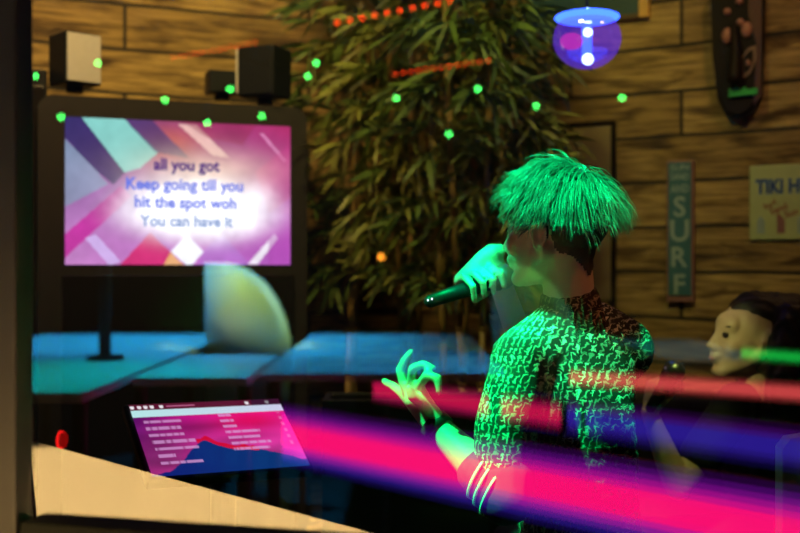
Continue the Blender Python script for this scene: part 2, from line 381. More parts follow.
# speakers on the kiosk
def speaker(name, px, py, d, w, dp, h, rz, front, label):
    b = P(px, py, d); t = empty(name, b, rz, label, 'speaker', 'small speakers on top of the kiosk')
    MB().box((0, 0, h/2+.02), (w, dp, h), bev=.006).build('enclosure', 'black', t, world=False)
    MB().box((0, -dp/2-.003, h/2+.02), (w*.9, .008, h*.93), bev=.002).build('grille', front, t, world=False)
    MB().cyl((0, 0, 0), (0, 0, .022), .025).build('foot', 'black', t, world=False)
    return t
speaker('speaker', 75, 93, 3.28, .115, .11, .15, KA+.38, 'silver', 'small black speaker with a silver front on the left top of the kiosk')
s2 = speaker('speaker', 265, 105, 3.45, .125, .12, .155, KA-.75, 'black', 'small black speaker with one bright edge on the right top of the kiosk')
MB().box((-.062, -.062, .10), (.006, .006, .135)).build('edge_highlight', 'silver', s2, world=False)  # silver strip paints the highlight along the black edge
speaker('speaker', 222, 101, 3.62, .10, .08, .075, KA, 'black', 'low dark speaker half hidden behind the black one on the kiosk')
# dark equipment cabinet to the left of the kiosk
cab = empty('equipment_cabinet', P(8, 266, 3.2)*1, KA, 'tall plain black equipment cabinet left of the kiosk', 'cabinet'); cab.location.z = 0
MB().box((0, .08, .90), (.115, .30, 1.80), bev=.005).build('body', 'black', cab, world=False)
MB().box((0, -.075, .90), (.095, .01, 1.70), bev=.002).build('door', 'darkpanel', cab, world=False)
cab.location = Vector((P(26, 0, 3.32).x, 3.32, 0))

# ---------------------------------------------------------------- touchscreen
tc_ = Vector((-.3819, 2.35, .8631)); TM = Matrix.Rotation(.5317, 3, 'Z') @ Matrix.Rotation(-.976, 3, 'X') @ Matrix.Rotation(.032, 3, 'Y')
ts = empty('song_touchscreen', (tc_.x, tc_.y+.02, 0), 0, 'tilted touchscreen with a pink and purple song list on a black stand', 'touchscreen')
T4 = Matrix.Translation(tc_-Vector(ts.location)) @ TM.to_4x4()
MB().box((0, .016, 0), (.36, .024, .236), bev=.006).map(lambda v: T4 @ v).build('housing', 'black', ts, world=False)
def tab_col(u, v):
    if v < .085:
        c = Vector(S8((95, 20, 50)))
        for cu in (.015, .06, .10, .14, .20, .77, .91):
            if ((u-cu)*1.6)**2+(v-.042)**2 < .00055: c = Vector((.9, .85, .9))
        if .23 < u < .42 and .03 < v < .05: c = Vector(S8((190, 100, 140)))
        if u > .8: c = c.lerp(Vector(S8((40, 20, 50))), .7)
        return c
    if v < .19:
        return Vector(S8((190, 240, 240))).lerp(Vector(S8((215, 215, 245))), u)
    a = Vector(S8((95, 15, 110))).lerp(Vector(S8((225, 20, 130))), min(1, u*1.5)); b = Vector(S8((150, 40, 110))).lerp(Vector(S8((200, 70, 170))), u)
    c = a.lerp(b, (v-.19)/.8)
    c = c*(1+.5*noise.noise(Vector((u*4, v*7, 1))))
    c = c.lerp(Vector(S8((235, 10, 90))), .8*math.exp(-(((u-.75)/.2)**2+((v-.3)/.12)**2)))
    ridge = .97-.3*math.exp(-((u-.36)/.15)**2)-.24*math.exp(-((u-.66)/.30)**2)+.03*noise.noise(Vector((u*14, 0, 5)))
    if v > ridge: c = Vector(S8((18, 30, 120))).lerp(Vector(S8((10, 60, 120))), u)
    elif abs(v-ridge) < .06+.05*noise.noise(Vector((u*20, 1, 2))) and .34 < u < .72: c = Vector(S8((215, 10, 60)))
    wt = Vector(S8((225, 160, 225)))
    for i, ln in enumerate((.24, .22, .22, .27, .27, .11, .26)):
        y = .26+i*.095; x0 = .055+.004*i
        if abs(v-y) < .02 and x0 < u < x0+ln: c = c.lerp(wt, .65 if noise.noise(Vector((u*50, i, 9))) > -.2 else .25)
    for i, ln in enumerate((.09, .09, .09, .23, .21, .26, .24)):
        y = .215+i*.082; x0 = .54+.003*i
        if abs(v-y) < .018 and x0 < u < x0+ln: c = c.lerp(wt, .7 if noise.noise(Vector((u*50, i, 4))) > -.2 else .3)
    if u > .94 and int(v*22) % 2 == 0 and .2 < v < .7 and u < .965: c = c.lerp(wt, .3)
    return c
grid_screen('screen', .340, .218, 200, 110, tab_col, emis_attr('song_list_light', 1.2), ts, T4)
MB().cyl((0, .03, .03), (0, .03, .80), .028).build('pole', 'black', ts, world=False)
MB().cyl((0, .03, 0), (0, .03, .03), .19, .17, 32).build('base', 'black', ts, world=False)
# low black shelf behind the touchscreen
# ---------------------------------------------------------------- sofa along the right wall
Rr = Matrix.Rotation(AR, 4, 'Z')
sofa = empty('bench_sofa', corner+Rr @ Vector((2.02, -.42, 0)), AR, 'long low black bench sofa along the plank wall', 'sofa')
MB().box((0, 0, .16), (2.3, .70, .32), bev=.02).build('base', 'soft_black', sofa, world=False)
for i in range(3): MB().box((-.765+i*.765, -.03, .38), (.755, .64, .12), bev=.035).build('seat_cushion', 'soft_black', sofa, world=False)
for i in range(3): MB().box((-.765+i*.765, .27, .60), (.755, .14, .44), bev=.04).build('back_cushion', 'soft_black', sofa, world=False)
# ---------------------------------------------------------------- things on the right wall
def on_wall(name, px, py, label, cat, left=False):
    p = (wl if left else wr)(px, py); return empty(name, p, AL if left else AR, label, cat)
wscale = lambda px: wr(px).y/F*1.0
def W(px0, px1): return (wr(px1)-wr(px0)).length
# SURF sign
sg = on_wall('surf_sign', 681.5, 302, 'narrow vertical blue board reading SURF in pale letters', 'sign')
w_ = W(668, 695); h_ = wr(681, 161).z-wr(681, 302).z
MB().box((0, -.011, h_/2), (w_, .018, h_), bev=.003).build('edge_board', 'pinkedge', sg, world=False)
MB().box((0, -.021, h_/2+.008), (w_*.84, .006, h_*.94), bev=.001).build('face_board', 'teal', sg, world=False)
for ch, yc, ht in (('SUN', 168, .020), ('SAND', 177, .022), ('AND', 189, .026), ('S', 207, .068), ('U', 231, .072), ('R', 257, .066), ('F', 284, .066)):
    me = text_mesh(ch, .1, .0004, .0018 if len(ch) == 1 else .001); xs = [v.co.x for v in me.vertices]; zs = [v.co.z for v in me.vertices]
    kz = ht/(max(zs)-min(zs)); kx = kz if len(ch) == 1 else w_*.66/(max(xs)-min(xs)); mx_ = (max(xs)+min(xs))/2; mz = (max(zs)+min(zs))/2
    zc = wr(681, yc).z-wr(681, 302).z
    for v in me.vertices: v.co = Vector(((v.co.x-mx_)*kx, v.co.y-.0245, (v.co.z-mz)*kz+zc))
    link('lettering', me, 'letter', sg)
# TIKI sign
tk = on_wall('tiki_sign', 752, 240, 'pale green tin sign with blue TIKI lettering at the right edge', 'sign')
h_ = wr(752, 166).z-wr(752, 240).z; w_ = .36
MB().box((w_/2-.006, -.006, h_/2), (w_, .008, h_), bev=.003).build('plate', 'signcream', tk, world=False)
def put_text(txt, x, z, ht, m, parent, rot=0, wd=None, y=-.0125, bold=.002, align='LEFT'):
    me = text_mesh(txt, .1, .0004, bold, align); zs = [v.co.z for v in me.vertices]; k = ht/(max(zs)-min(zs)); xs = [v.co.x for v in me.vertices]
    kx = wd/(max(xs)-min(xs)) if wd else k
    for v in me.vertices:
        a, b = v.co.x*kx, v.co.z*k
        v.co = Vector((x+a*math.cos(rot)-b*math.sin(rot), v.co.y+y, z+a*math.sin(rot)+b*math.cos(rot)))
    return link('lettering', me, m, parent)
put_text('TIKI HUT', .013, h_*.62, .050, 'skyedge', tk, 0, .205, -.0105, .006)
put_text('TIKI HUT', .015, h_*.63, .046, 'blueletter', tk, 0, .20, -.0122, .003)
put_text('Surf,', .042, h_*.40, .022, 'redletter', tk, .45, None, -.0105)
put_text('Sand', .062, h_*.33, .022, 'redletter', tk, .38, None, -.0105)
put_text('& Sun', .080, h_*.25, .022, 'redletter', tk, .32, None, -.0105)
for i in range(5):
    x = .03+i*.062; MB().prism([(x-.012, .02), (x+.012, .02), (x+.012, .062), (x, .078), (x-.012, .062)], -.0115, -.0095).build('painted_post', 'pinkedge' if i % 2 else 'letter', tk, world=False)
# tiki mask
mk = on_wall('tiki_mask', 740, 121, 'dark carved wooden tiki mask with pale eyes on the plank wall', 'mask')
s = W(715, 765)/50.0
hz = lambda y: wr(740, y).z-wr(740, 121).z
def mx_(px): return (px-740)*s
outl = [(mx_(742), hz(121)), (mx_(755), hz(115)), (mx_(763), hz(100)), (mx_(765), hz(60)), (mx_(766), hz(0)), (mx_(764), hz(-30)), (mx_(740), hz(-42)), (mx_(718), hz(-30)), (mx_(714), hz(0)), (mx_(716), hz(60)), (mx_(720), hz(100)), (mx_(728), hz(116))]
b = MB().prism(outl, -.05, -.002)
bmesh.ops.bevel(b.bm, geom=[e for e in b.bm.edges if abs(e.verts[0].co.y+.05) < 1e-4 and abs(e.verts[1].co.y+.05) < 1e-4], offset=.014, segments=3, affect='EDGES')
b.build('face_board', 'maskwood', mk, world=False)
MB().prism([(mx_(757), hz(108)), (mx_(764), hz(100)), (mx_(765), hz(0)), (mx_(752), hz(0)), (mx_(752), hz(20)), (mx_(760), hz(50))], -.056, -.045).build('side_band', 'maskred', mk, world=False)
MB().chain([(mx_(738), -.065, hz(30)), (mx_(741), -.078, hz(55)), (mx_(740), -.085, hz(82))], [.010, .016, .024]).build('nose', 'maskwood', mk, True, remesh=.004, smooth_it=2, world=False)
for px, py in ((731, 38), (750, 34)):
    MB().ell((mx_(px), -.056, hz(py)), (.017, .012, .026)).build('eye', 'maskpink', mk, True, world=False)
for px, py in ((731, 14), (743, 5), (744, 26)): MB().ell((mx_(px), -.055, hz(py)), (.012, .010, .012)).build('forehead_carving', 'maskpink', mk, True, world=False)
for c, yy in (('masktan', -.056), ('maskwood', -.060)):
    q = 1 if c == 'masktan' else .72; cx, cy = 751, 65
    pts = [(747, 82), (754, 76), (759, 64), (759, 50), (752, 52), (746, 60)]
    MB().prism([(mx_(cx+(a-cx)*q), hz(cy+(b_-cy)*q)) for a, b_ in pts], yy, -.045).build('cheek_panel', c, mk, world=False)
MB().ell((mx_(752), -.063, hz(67)), (.007, .006, .010)).build('cheek_carving', 'maskpink', mk, True, world=False)
MB().prism([(mx_(733), hz(99)), (mx_(761), hz(98)), (mx_(761), hz(92)), (mx_(752), hz(93)), (mx_(748), hz(90)), (mx_(744), hz(93)), (mx_(740), hz(88)), (mx_(736), hz(92)), (mx_(733), hz(91))], -.064, -.045).build('mouth', 'maskgreenlight', mk, world=False)  # green strip paints the laser light that falls across the mouth
# framed picture near the ceiling
pc = on_wall('framed_picture', 650, 18, 'dark teal picture in a golden wooden frame high on the wall', 'picture')
wp = W(520, 650); hp = .50
MB().box((-wp/2, -.008, hp/2), (wp-.02, .012, hp-.02)).build('print', 'pictureart', pc, world=False)
MB().box((-wp/2, -.012, .008), (wp, .024, .016), bev=.002).build('bottom_rail', 'woodtrim', pc, world=False)
MB().box((-wp/2, -.012, hp-.01), (wp, .024, .022), bev=.002).build('top_rail', 'woodtrim', pc, world=False)
for x in (-.015, -wp+.015): MB().box((x, -.014, hp/2), (.032, .028, hp), bev=.002).build('side_rail', 'goldwood', pc, world=False)
# plywood hatch behind the singer's head
hc = on_wall('plywood_hatch', 584, 300, 'plain plywood hatch set in the plank wall behind the singer', 'hatch')
wp = W(556, 612); hp = wr(584, 127).z-wr(584, 300).z
MB().box((0, -.006, hp/2), (wp, .012, hp), bev=.001).build('panel', 'ply', hc, world=False)
MB().box((wp/2+.008, -.009, hp/2), (.014, .018, hp+.02)).build('side_trim', 'maskwood', hc, world=False)
MB().box((0, -.009, hp+.008), (wp+.02, .018, .014)).build('top_trim', 'maskwood', hc, world=False)

# ---------------------------------------------------------------- bamboo
def bamboo(px, d, zc, zh, spread, nleaf, seed, label, canes=3, m='leaf', lit=0):
    rnd = random.Random(seed); b = P(px, 266, d); b.z = 0
    t = empty('potted_bamboo', b, 0, label, 'plant', 'artificial bamboo plants in the corner')
    MB().cyl((0, 0, 0), (0, 0, .26), .06, .075, 24).build('pot', 'pot', t, world=False)
    tops = []
    for k in range(canes):
        mb = MB(); a = Vector((rnd.uniform(-.04, .04), rnd.uniform(-.04, .04), .2)); dirn = Vector((rnd.uniform(-.05, .05), rnd.uniform(-.03, .03), 1)); pts = []
        n = 12
        for i in range(n):
            z = .2+i*(zc+zh*.6-.2)/n; p = Vector((a.x+dirn.x*z, a.y+dirn.y*z, z)); q = Vector((a.x+dirn.x*(z+.2), a.y+dirn.y*(z+.2), z+(zc+zh*.6-.2)/n))
            mb.cyl(p, q, .0105, .0095, 10); mb.cyl(q-Vector((0, 0, .004)), q+Vector((0, 0, .004)), .0125, .0125, 10); pts.append(p)
        tops.append(pts); mb.build('cane', 'cane', t, True, world=False)
    vs = []; fs = []
    for c in range(nleaf//6):
        # a sprig
        th = rnd.uniform(0, 2*PI); rr = spread*math.sqrt(rnd.random()); z = zc+zh*rnd.uniform(-1, 1)
        env = 1-.35*abs((z-zc)/zh)**2; rr *= env
        o = Vector((rr*math.cos(th), rr*math.sin(th)*.8, z))
        outd = Vector((math.cos(th), math.sin(th), rnd.uniform(-.5, .2))).normalized()
        for k in range(6):
            dd = (outd+Vector((rnd.uniform(-1, 1), rnd.uniform(-1, 1), rnd.uniform(-.9, .5)))*.8).normalized()
            ln = rnd.uniform(.07, .135); wd = ln*rnd.uniform(.055, .085); sd = dd.cross(Vector((rnd.uniform(-1, 1), rnd.uniform(-1, 1), rnd.uniform(-1, 1)))).normalized(); dr = Vector((0, 0, -1))
            i0 = len(vs); st = o+Vector((rnd.uniform(-.02, .02),)*3)
            for tt, w in ((0, .15), (.25, .9), (.55, 1), (.8, .6)):
                p = st+dd*ln*tt+dr*ln*.25*tt*tt; vs.append(p-sd*wd*w); vs.append(p+sd*wd*w)
            vs.append(st+dd*ln+dr*ln*.25)
            for q in range(3): fs.append((i0+2*q, i0+2*q+1, i0+2*q+3, i0+2*q+2))
            fs.append((i0+6, i0+7, i0+8))
    me = bpy.data.meshes.new('foliage'); me.from_pydata([tuple(v) for v in vs], [], fs); link('foliage', me, m, t)
    return t
bamboo(350, 3.72, 1.78, .62, .24, 1000, 1, 'bamboo plant beside the right edge of the kiosk', m='leaf')
bamboo(405, 3.55, 1.78, .60, .27, 1200, 2, 'bamboo plant with a thick golden cane in the corner', m='leaf2')
bamboo(455, 3.45, 1.72, .62, .27, 1150, 3, 'bamboo plant between the corner and the singer', m='leaf')
bamboo(512, 3.42, 1.60, .42, .20, 900, 4, 'bamboo plant directly behind the singer\'s head', m='leaf2')
bamboo(470, 3.3, 2.02, .30, .24, 700, 5, 'tall bamboo plant with leaves reaching the picture frame', m='leaf', canes=2)
dv = empty('dark_fill_planter', (P(428, 0, 3.0).x, 3.0, 0), 0, 'low black planter box added for the dark area in front of the bamboo plants', 'planter')  # added black box fills the dark area below the bamboo
zz = P(0, 396, 3.0).z
for y, w in ((0, .56), (.16, .56)): MB().box((0, y-.08, zz/2), (w, .02, zz), bev=.004).build('dark_fill_side_panel', 'soft_black', dv, world=False)
for x in (-.27, .27): MB().box((x, 0, zz/2), (.02, .14, zz), bev=.004).build('dark_fill_end_panel', 'soft_black', dv, world=False)
MB().box((0, 0, zz-.04), (.52, .14, .02)).build('dark_fill_soil', 'floor', dv, world=False)

# ---------------------------------------------------------------- globe lamp added in the room in place of a lamp's reflection
gl = P(587, 39, 2.9)
lamp = empty('globe_for_reflected_lamp', gl, 0, 'hanging glass globe lamp glowing blue and violet, built in place of a reflected lamp', 'lamp')
mg, nt, out_ = nodes('standin_violet_globe_glass'); t_ = N(nt, 'ShaderNodeBsdfTransparent'); t_.inputs[0].default_value = (.75, .6, .95, 1); gg = N(nt, 'ShaderNodeBsdfGlossy'); gg.inputs['Roughness'].default_value = .1
em = N(nt, 'ShaderNodeEmission'); em.inputs[0].default_value = (.16, .05, .8, 1); em.inputs[1].default_value = .30
a_ = N(nt, 'ShaderNodeAddShader'); mxs = N(nt, 'ShaderNodeMixShader'); mxs.inputs[0].default_value = .15
nt.links.new(t_.outputs[0], mxs.inputs[1]); nt.links.new(gg.outputs[0], mxs.inputs[2]); nt.links.new(mxs.outputs[0], a_.inputs[0]); nt.links.new(em.outputs[0], a_.inputs[1]); nt.links.new(a_.outputs[0], out_.inputs[0])
MB().ell((0, 0, 0), (.088, .088, .078), seg=32).build('standin_globe', mg, lamp, True, world=False)
bl = emis('blue_standin_and_bloom_glow', (.03, .10, 1), 6); wl_ = emis('standin_white_blue_led', (.4, .7, 1), 9)
MB().cyl((0, 0, -.055), (0, 0, .05), .013).build('standin_light_tube', bl, lamp, True, world=False)
MB().ell((0, 0, .056), (.085, .085, .015)).build('bloom_disc', bl, lamp, True, world=False)  # glowing disc gives the wide blue bloom around the bulb a shape
for x, z, r in ((0, .058, .020), (0, .015, .012), (.0, -.055, .015)): MB().ell((x, -.012, z), (r, r, r)).build('bulb', wl_, lamp, True, world=False)  # bulbs of the lamp built in place of a reflected one
MB().cyl((0, 0, .07), (0, 0, CEIL-gl.z-.01), .004).build('cord', 'black', lamp, world=False)  # cord of the lamp built in place of a reflected one
MB().ell((-.045, -.03, -.012), (.030, .02, .022)).build('standin_pink_filter', emis('standin_pink_led', (.9, .05, .5), .9), lamp, True, world=False)

# ---------------------------------------------------------------- people
def head(mb, c, fdir, up=Vector((0, 0, 1)), sc=1.0):
    f = fdir.normalized(); l = up.cross(f).normalized(); u = f.cross(l).normalized(); M3 = Matrix((f, l, u)).transposed()
    def q(a, b_, c_): return Vector(c)+M3 @ (Vector((a, b_, c_))*sc)
    def e(p, r): mb.ell(q(*p), [x*sc for x in r], M3)
    e((-.012, 0, .018), (.094, .074, .082)); e((.030, 0, -.030), (.060, .062, .075)); e((.048, 0, -.075), (.038, .040, .036))
    e((.030, 0, -.022), (.064, .064, .085)); e((-.005, 0, -.045), (.07, .056, .05))
    mb.chain([q(.0, .050, -.045), q(.072, .014, -.098)], [.022*sc, .017*sc]); mb.chain([q(.0, -.050, -.045), q(.072, -.014, -.098)], [.022*sc, .017*sc])
    e((.076, 0, -.095), (.016, .020, .014)); e((.066, 0, .020), (.026, .055, .035))
    for sgn in (1, -1):
        e((.068, .030*sgn, .012), (.014, .022, .007)); e((.062, .040*sgn, -.036), (.022, .022, .022)); e((.076, .031*sgn, -.007), (.010, .014, .009))
        # ear: rim and lobe
        for k in range(7):
            a = -1.2+k*.62; p1 = q(-.006-.014*math.cos(a)*-1*-1, (.073+.010)*sgn, -.012+.030*math.sin(a)*-1)
            a2 = a+.62; p2 = q(-.006-.014*math.cos(a2), (.073+.010)*sgn, -.012-.030*math.sin(a2))
            mb.cap(p1, p2, .0048*sc, .0048*sc, 8, 3)
        e((-.004, .075*sgn, -.012), (.012, .006, .024)); e((.004, .077*sgn, -.038), (.007, .005, .008))
    mb.chain([q(.085, 0, .008), q(.098, 0, -.022), q(.107, 0, -.038)], [.008*sc, .009*sc, .0085*sc])
    for sgn in (1, -1): e((.098, .010*sgn, -.042), (.009, .008, .006))
    e((.088, 0, -.060), (.016, .022, .010)); e((.094, 0, -.064), (.009, .019, .0055)); e((.090, 0, -.074), (.010, .016, .006))
    return q, M3
def hand(mb, wrist, palm_dir, side, normal, fingers, thumb, sc=1.0):
    """palm_dir: wrist->knuckles, side: towards the index edge, normal: palm side. fingers: list of 4 lists of points (palm frame) or curl angles"""
    a = palm_dir.normalized(); s_ = (side-side.dot(a)*a).normalized(); n = (normal-normal.dot(a)*a-normal.dot(s_)*s_).normalized()
    def q(x, y, z): return Vector(wrist)+(a*x+s_*y+n*z)*sc
    for y in (-.028, -.010, .010, .027): mb.chain([q(.0, y*.55, 0), q(.045, y*.95, 0), q(.082-.004*abs(y)/.028, y, -.002)], [.0135*sc, .0125*sc, .0105*sc], seg=10)
    mb.chain([q(.012, .018, .008), q(.04, .028, .012)], [.014*sc, .012*sc], seg=10)
    Ls = ((.040, .024, .020), (.045, .029, .021), (.041, .027, .020), (.031, .021, .018))
    for i, (spr, c1, c2, c3) in enumerate(fingers):
        y = (.027, .010, -.010, -.028)[i]; p = q(.080, y, 0); ang = 0; pts = [p]
        for L_, c in zip(Ls[i], (c1, c2, c3)):
            ang += c; dv = (a*math.cos(spr)+s_*math.sin(spr))*math.cos(ang)+n*math.sin(ang); p = p+dv*L_*sc; pts.append(p)
        mb.chain(pts, [.0092*sc, .0085*sc, .0078*sc, .0066*sc], seg=10)
    mb.chain([q(*t) for t in thumb], [.0125*sc, .0105*sc, .0095*sc, .0078*sc][:len(thumb)], seg=10)
    return q
# ---- singer
hc_ = P(556, 226, 2.10); ha = math.radians(56); hf = Vector((-math.sin(ha), math.cos(ha), -.02))
singer = empty('singer', (.33, 2.12, 0), 0, 'person with short tousled hair seen from behind, singing into a microphone', 'person')
body = MB()
hq, HM = head(body, hc_, hf)
ba = math.radians(34); bf = Vector((-math.sin(ba), math.cos(ba), 0)); blft = Vector((-math.cos(ba), -math.sin(ba), 0))
chest = P(574, 372, 2.14); waist = P(580, 470, 2.13); hip = Vector((.345, 2.12, .62)); neck0 = P(570, 330, 2.12)
BM3 = Matrix((blft*-1, bf, Vector((0, 0, 1)))).transposed()
LS = P(522, 360, 2.045); RS = P(622, 352, 2.20)
LE = P(503, 494, 1.965); LW = P(431, 420, 2.05)
RE = P(540, 395, 2.42); RW = P(498, 276, 2.255)
body.chain([hq(-.022, 0, -.055), neck0], [.046, .053])
def torso(mb, g=0):
    for k in range(15):
        t = k/14; p = P(574, 350, 2.13).lerp(hip+Vector((0, 0, .03)), t); wx = .122-.016*math.sin(t*PI*.9)+.012*t; wy = .074+.018*math.sin(t*PI)
        mb.ell(p, (wx+g, wy+g, .07+g*.5), BM3, 24)
    mb.ell(P(576, 345, 2.13), (.125+g, .066+g, .058+g), BM3)
    mb.chain([LS, P(556, 334, 2.10)], [.050+g, .044+g]); mb.chain([RS, P(590, 330, 2.14)], [.050+g, .044+g])
torso(body)
body.chain([LS, (LS+LE)/2+Vector((-.005, 0, 0)), LE], [.046, .042, .034]); body.chain([LE, (LE*.65+LW*.35), LW], [.036, .036, .0215])
body.chain([RS, RE, RW], [.046, .036, .0225])
# left hand, palm up and open
hd = (P(402, 381, 2.07)-LW)
kn = [P(401, 392, 2.085), P(404, 385, 2.065), P(411, 381, 2.045), P(419, 386, 2.025)]
for i, k_ in enumerate(kn): body.chain([LW.lerp(k_, .08)+(k_-kn[1])*.3, LW.lerp(k_, .55), k_], [.0185, .0155, .0100], seg=10)
for k_, pts in zip(kn, ([(393, 386, 2.115), (387, 383, 2.14), (384, 381, 2.155)], [(400, 370, 2.07), (405, 360, 2.065), (411, 352, 2.06)],
                        [(413, 368, 2.03), (423, 364, 2.015), (433, 368, 2.01)], [(427, 375, 2.0), (438, 378, 1.985), (439, 392, 1.985)])):
    body.chain([k_]+[P(*p) for p in pts], [.0098, .0090, .0082, .0066], seg=10)
body.ell(P(413, 399, 2.047), (.017, .017, .020)); body.chain([P(429, 412, 2.03), P(420, 402, 2.01), P(412, 396, 2.0), P(409, 388, 2.0)], [.0125, .0115, .0095, .0075], seg=10)
# right hand round the microphone
mic_a = P(425, 303, 2.14); mic_b = P(503, 277, 2.21); md = (mic_b-mic_a).normalized()
mic_c = mic_a.lerp(mic_b, .72)
rn = (mic_c-RW); upv = Vector((0, -.45, .9))
pr = .0165
sidev = md; upn = Vector((-.15, -.55, .82)); upn = (upn-upn.dot(md)*md).normalized(); thv = md.cross(upn).normalized()
if thv.y > 0: thv = -thv     # towards camera
for i, t in enumerate((-.036, -.013, .009, .031)):
    pts = []
    for a in ((-60, 5, 70, 135) if i < 3 else (-60, 0, 60, 115)):
        r = math.radians(a-20); pts.append(mic_c+md*(t+.004*math.sin(r))+(upn*math.cos(r)+thv*math.sin(r))*(pr+.0105))
    body.chain(pts, [.0084, .0080, .0076, .0068], seg=10)
r = math.radians(-80); palm = mic_c+(upn*math.cos(r)+thv*math.sin(r))*(pr+.014)
for t in (-.03, -.01, .01, .028): body.cap(palm+md*t, palm+md*(t*.6+.05)+upn*.03-thv*.01, .014, .015, 10)
body.cap(palm+md*.05+upn*.03-thv*.01, RW, .02, .0225)
body.chain([palm+md*.035-upn*.01, mic_c+md*.015-upn*(pr+.012)-thv*.008, mic_c+md*-.02-upn*(pr+.010)+thv*.006], [.012, .010, .008], seg=10)
# legs, seated on the stool
feet = []
for sg_, off in ((1, .09), (-1, -.09)):
    h0 = hip+blft*off+Vector((0, 0, -.02)); kn = h0+bf*.38+blft*off*.8+Vector((0, 0, -.02)); an = kn+bf*.05+Vector((0, 0, -kn.z+.10))
    body.chain([h0, kn, an, an+bf*.13+Vector((0, 0, -.05))], [.075, .055, .038, .03]); feet.append((h0, kn, an))
bobj = body.build('body', 'skin', singer, True, remesh=.0045, smooth_it=3)
# knitted top
top = MB(); torso(top, .014)
top.chain([LS, (LS+LE)/2+Vector((-.012, -.01, 0)), LE+(LS-LE)*.10], [.060, .060, .053]); top.chain([RS, RE], [.062, .055]); top.chain([RE, RE.lerp(RW, .35)], [.055, .045])
for i in range(9):
    a = P(random.Random(i).uniform(530, 635), 380+i*13, 2.06); 
topo = top.build('knitted_top', 'knit', singer, True, remesh=.006, smooth_it=4)
for v in topo.data.vertices:
    w = v.co+parent_loc(singer); n = noise.noise(Vector((w.x*9, w.y*9, w.z*5)))*.008+noise.noise(Vector((w.x*22+5, w.y*22, w.z*9)))*.004; v.co += v.normal*n
# collar
cl = MB(); cc = (hq(-.022, 0, -.055)+neck0)/2; ax = (hq(-.022, 0, -.055)-neck0).normalized()
cb0 = P(571, 326, 2.12); cl.cap(cb0-ax*.01, cb0+ax*.040, .074, .060, 24)
clo = cl.build('collar', 'collar', singer, True, remesh=.005, smooth_it=2)
# striped cuff below the sleeve
fd = (LW-LE).normalized(); LE2 = LE
cu0 = LE+(LS-LE)*.12; cu1 = LE.lerp(LW, .28)
cu = MB(); cu.chain([cu0, LE+Vector((.004, -.004, -.004)), cu1], [.056, .051, .0465]); cu.build('sleeve_cuff', 'cuff', singer, True, remesh=.005, smooth_it=2)
# three curved stripes wound round the cuff
def ring(c, axv, r, w, th=.0022, seg=40):
    mb = MB(); q = axv.normalized().to_track_quat('Z', 'Y'); bm = mb.bm; rows = []
    for k in range(seg):
        a = 2*PI*k/seg; dv = q @ Vector((math.cos(a), math.sin(a), 0))
        rows.append([bm.verts.new(c+dv*(r+dr)+axv.normalized()*dz) for dr, dz in ((-.004, -w), (th, -w), (th, w), (-.004, w))])
    for k in range(seg):
        A, B = rows[k], rows[(k+1) % seg]
        for j in range(4): bm.faces.new((A[j], A[(j+1) % 4], B[(j+1) % 4], B[j]))
    return mb
cax = (fd*.8+(LE-LS).normalized()*.2)
for t, r in ((.26, .0485), (.17, .0505), (.07, .0525)):
    ring(LE.lerp(LW, t), cax, r, .0022).build('cuff_stripe', 'stripe', singer, True)
wb = ring(LW+(LE-LW).normalized()*.016, LE-LW, .0262, .011, .003); wb.build('wristband', 'band', singer, True)
# trousers and shoes
tr = MB(); tr.ell(hip+Vector((0, 0, .0)), (.15, .118, .11), BM3)
for h0, kn, an in feet: tr.chain([h0, kn, an], [.088, .066, .05])
tr.build('trousers', 'jeans', singer, True, remesh=.01, smooth_it=3)
for h0, kn, an in feet:
    sh = MB(); sh.chain([an+Vector((0, 0, -.055))-bf*.02, an+bf*.16+Vector((0, 0, -.065))], [.048, .036]); sh.build('shoe', 'black', singer, True, remesh=.008, smooth_it=2)
# shaved under-hair: the scalp surface behind the hairline
org = hc_-parent_loc(singer); hl = HM.transposed()
def local(v): return hl @ (v-org)
def scalp(bo, nm, m, par, inside, off=.0022):
    bm = bmesh.new(); bm.from_mesh(bo.data); bm.normal_update()
    keep = {v for v in bm.verts if inside(v.co)}
    bmesh.ops.delete(bm, geom=[v for v in bm.verts if v not in keep], context='VERTS')
    for v in bm.verts: v.co += v.normal*off
    me = bpy.data.meshes.new(nm); bm.to_mesh(me); bm.free(); me.materials.clear(); return link(nm, me, m, par, True)
def hairy(v):
    p = local(v)
    if abs(p.x) > .14 or abs(p.y) > .10 or p.z > .13 or p.z < -.055-.045*max(0, 1-abs(p.y)/.045): return False
    if p.z > .05: return p.x < .068
    if p.z > .0: return p.x < .036 and not (abs(p.y) > .077)
    if p.z > -.04: return p.x < -.020
    return p.x < -.020-(-.04-p.z)*.45
scalp(bobj, 'shaved_hair', 'fade', singer, hairy)
rnd = random.Random(7); vs = []; fs = []
R0 = Vector((.094, .078, .085)); HC = Vector((-.012, 0, .022)); crown = Vector((-.55, .05, .83)).normalized()
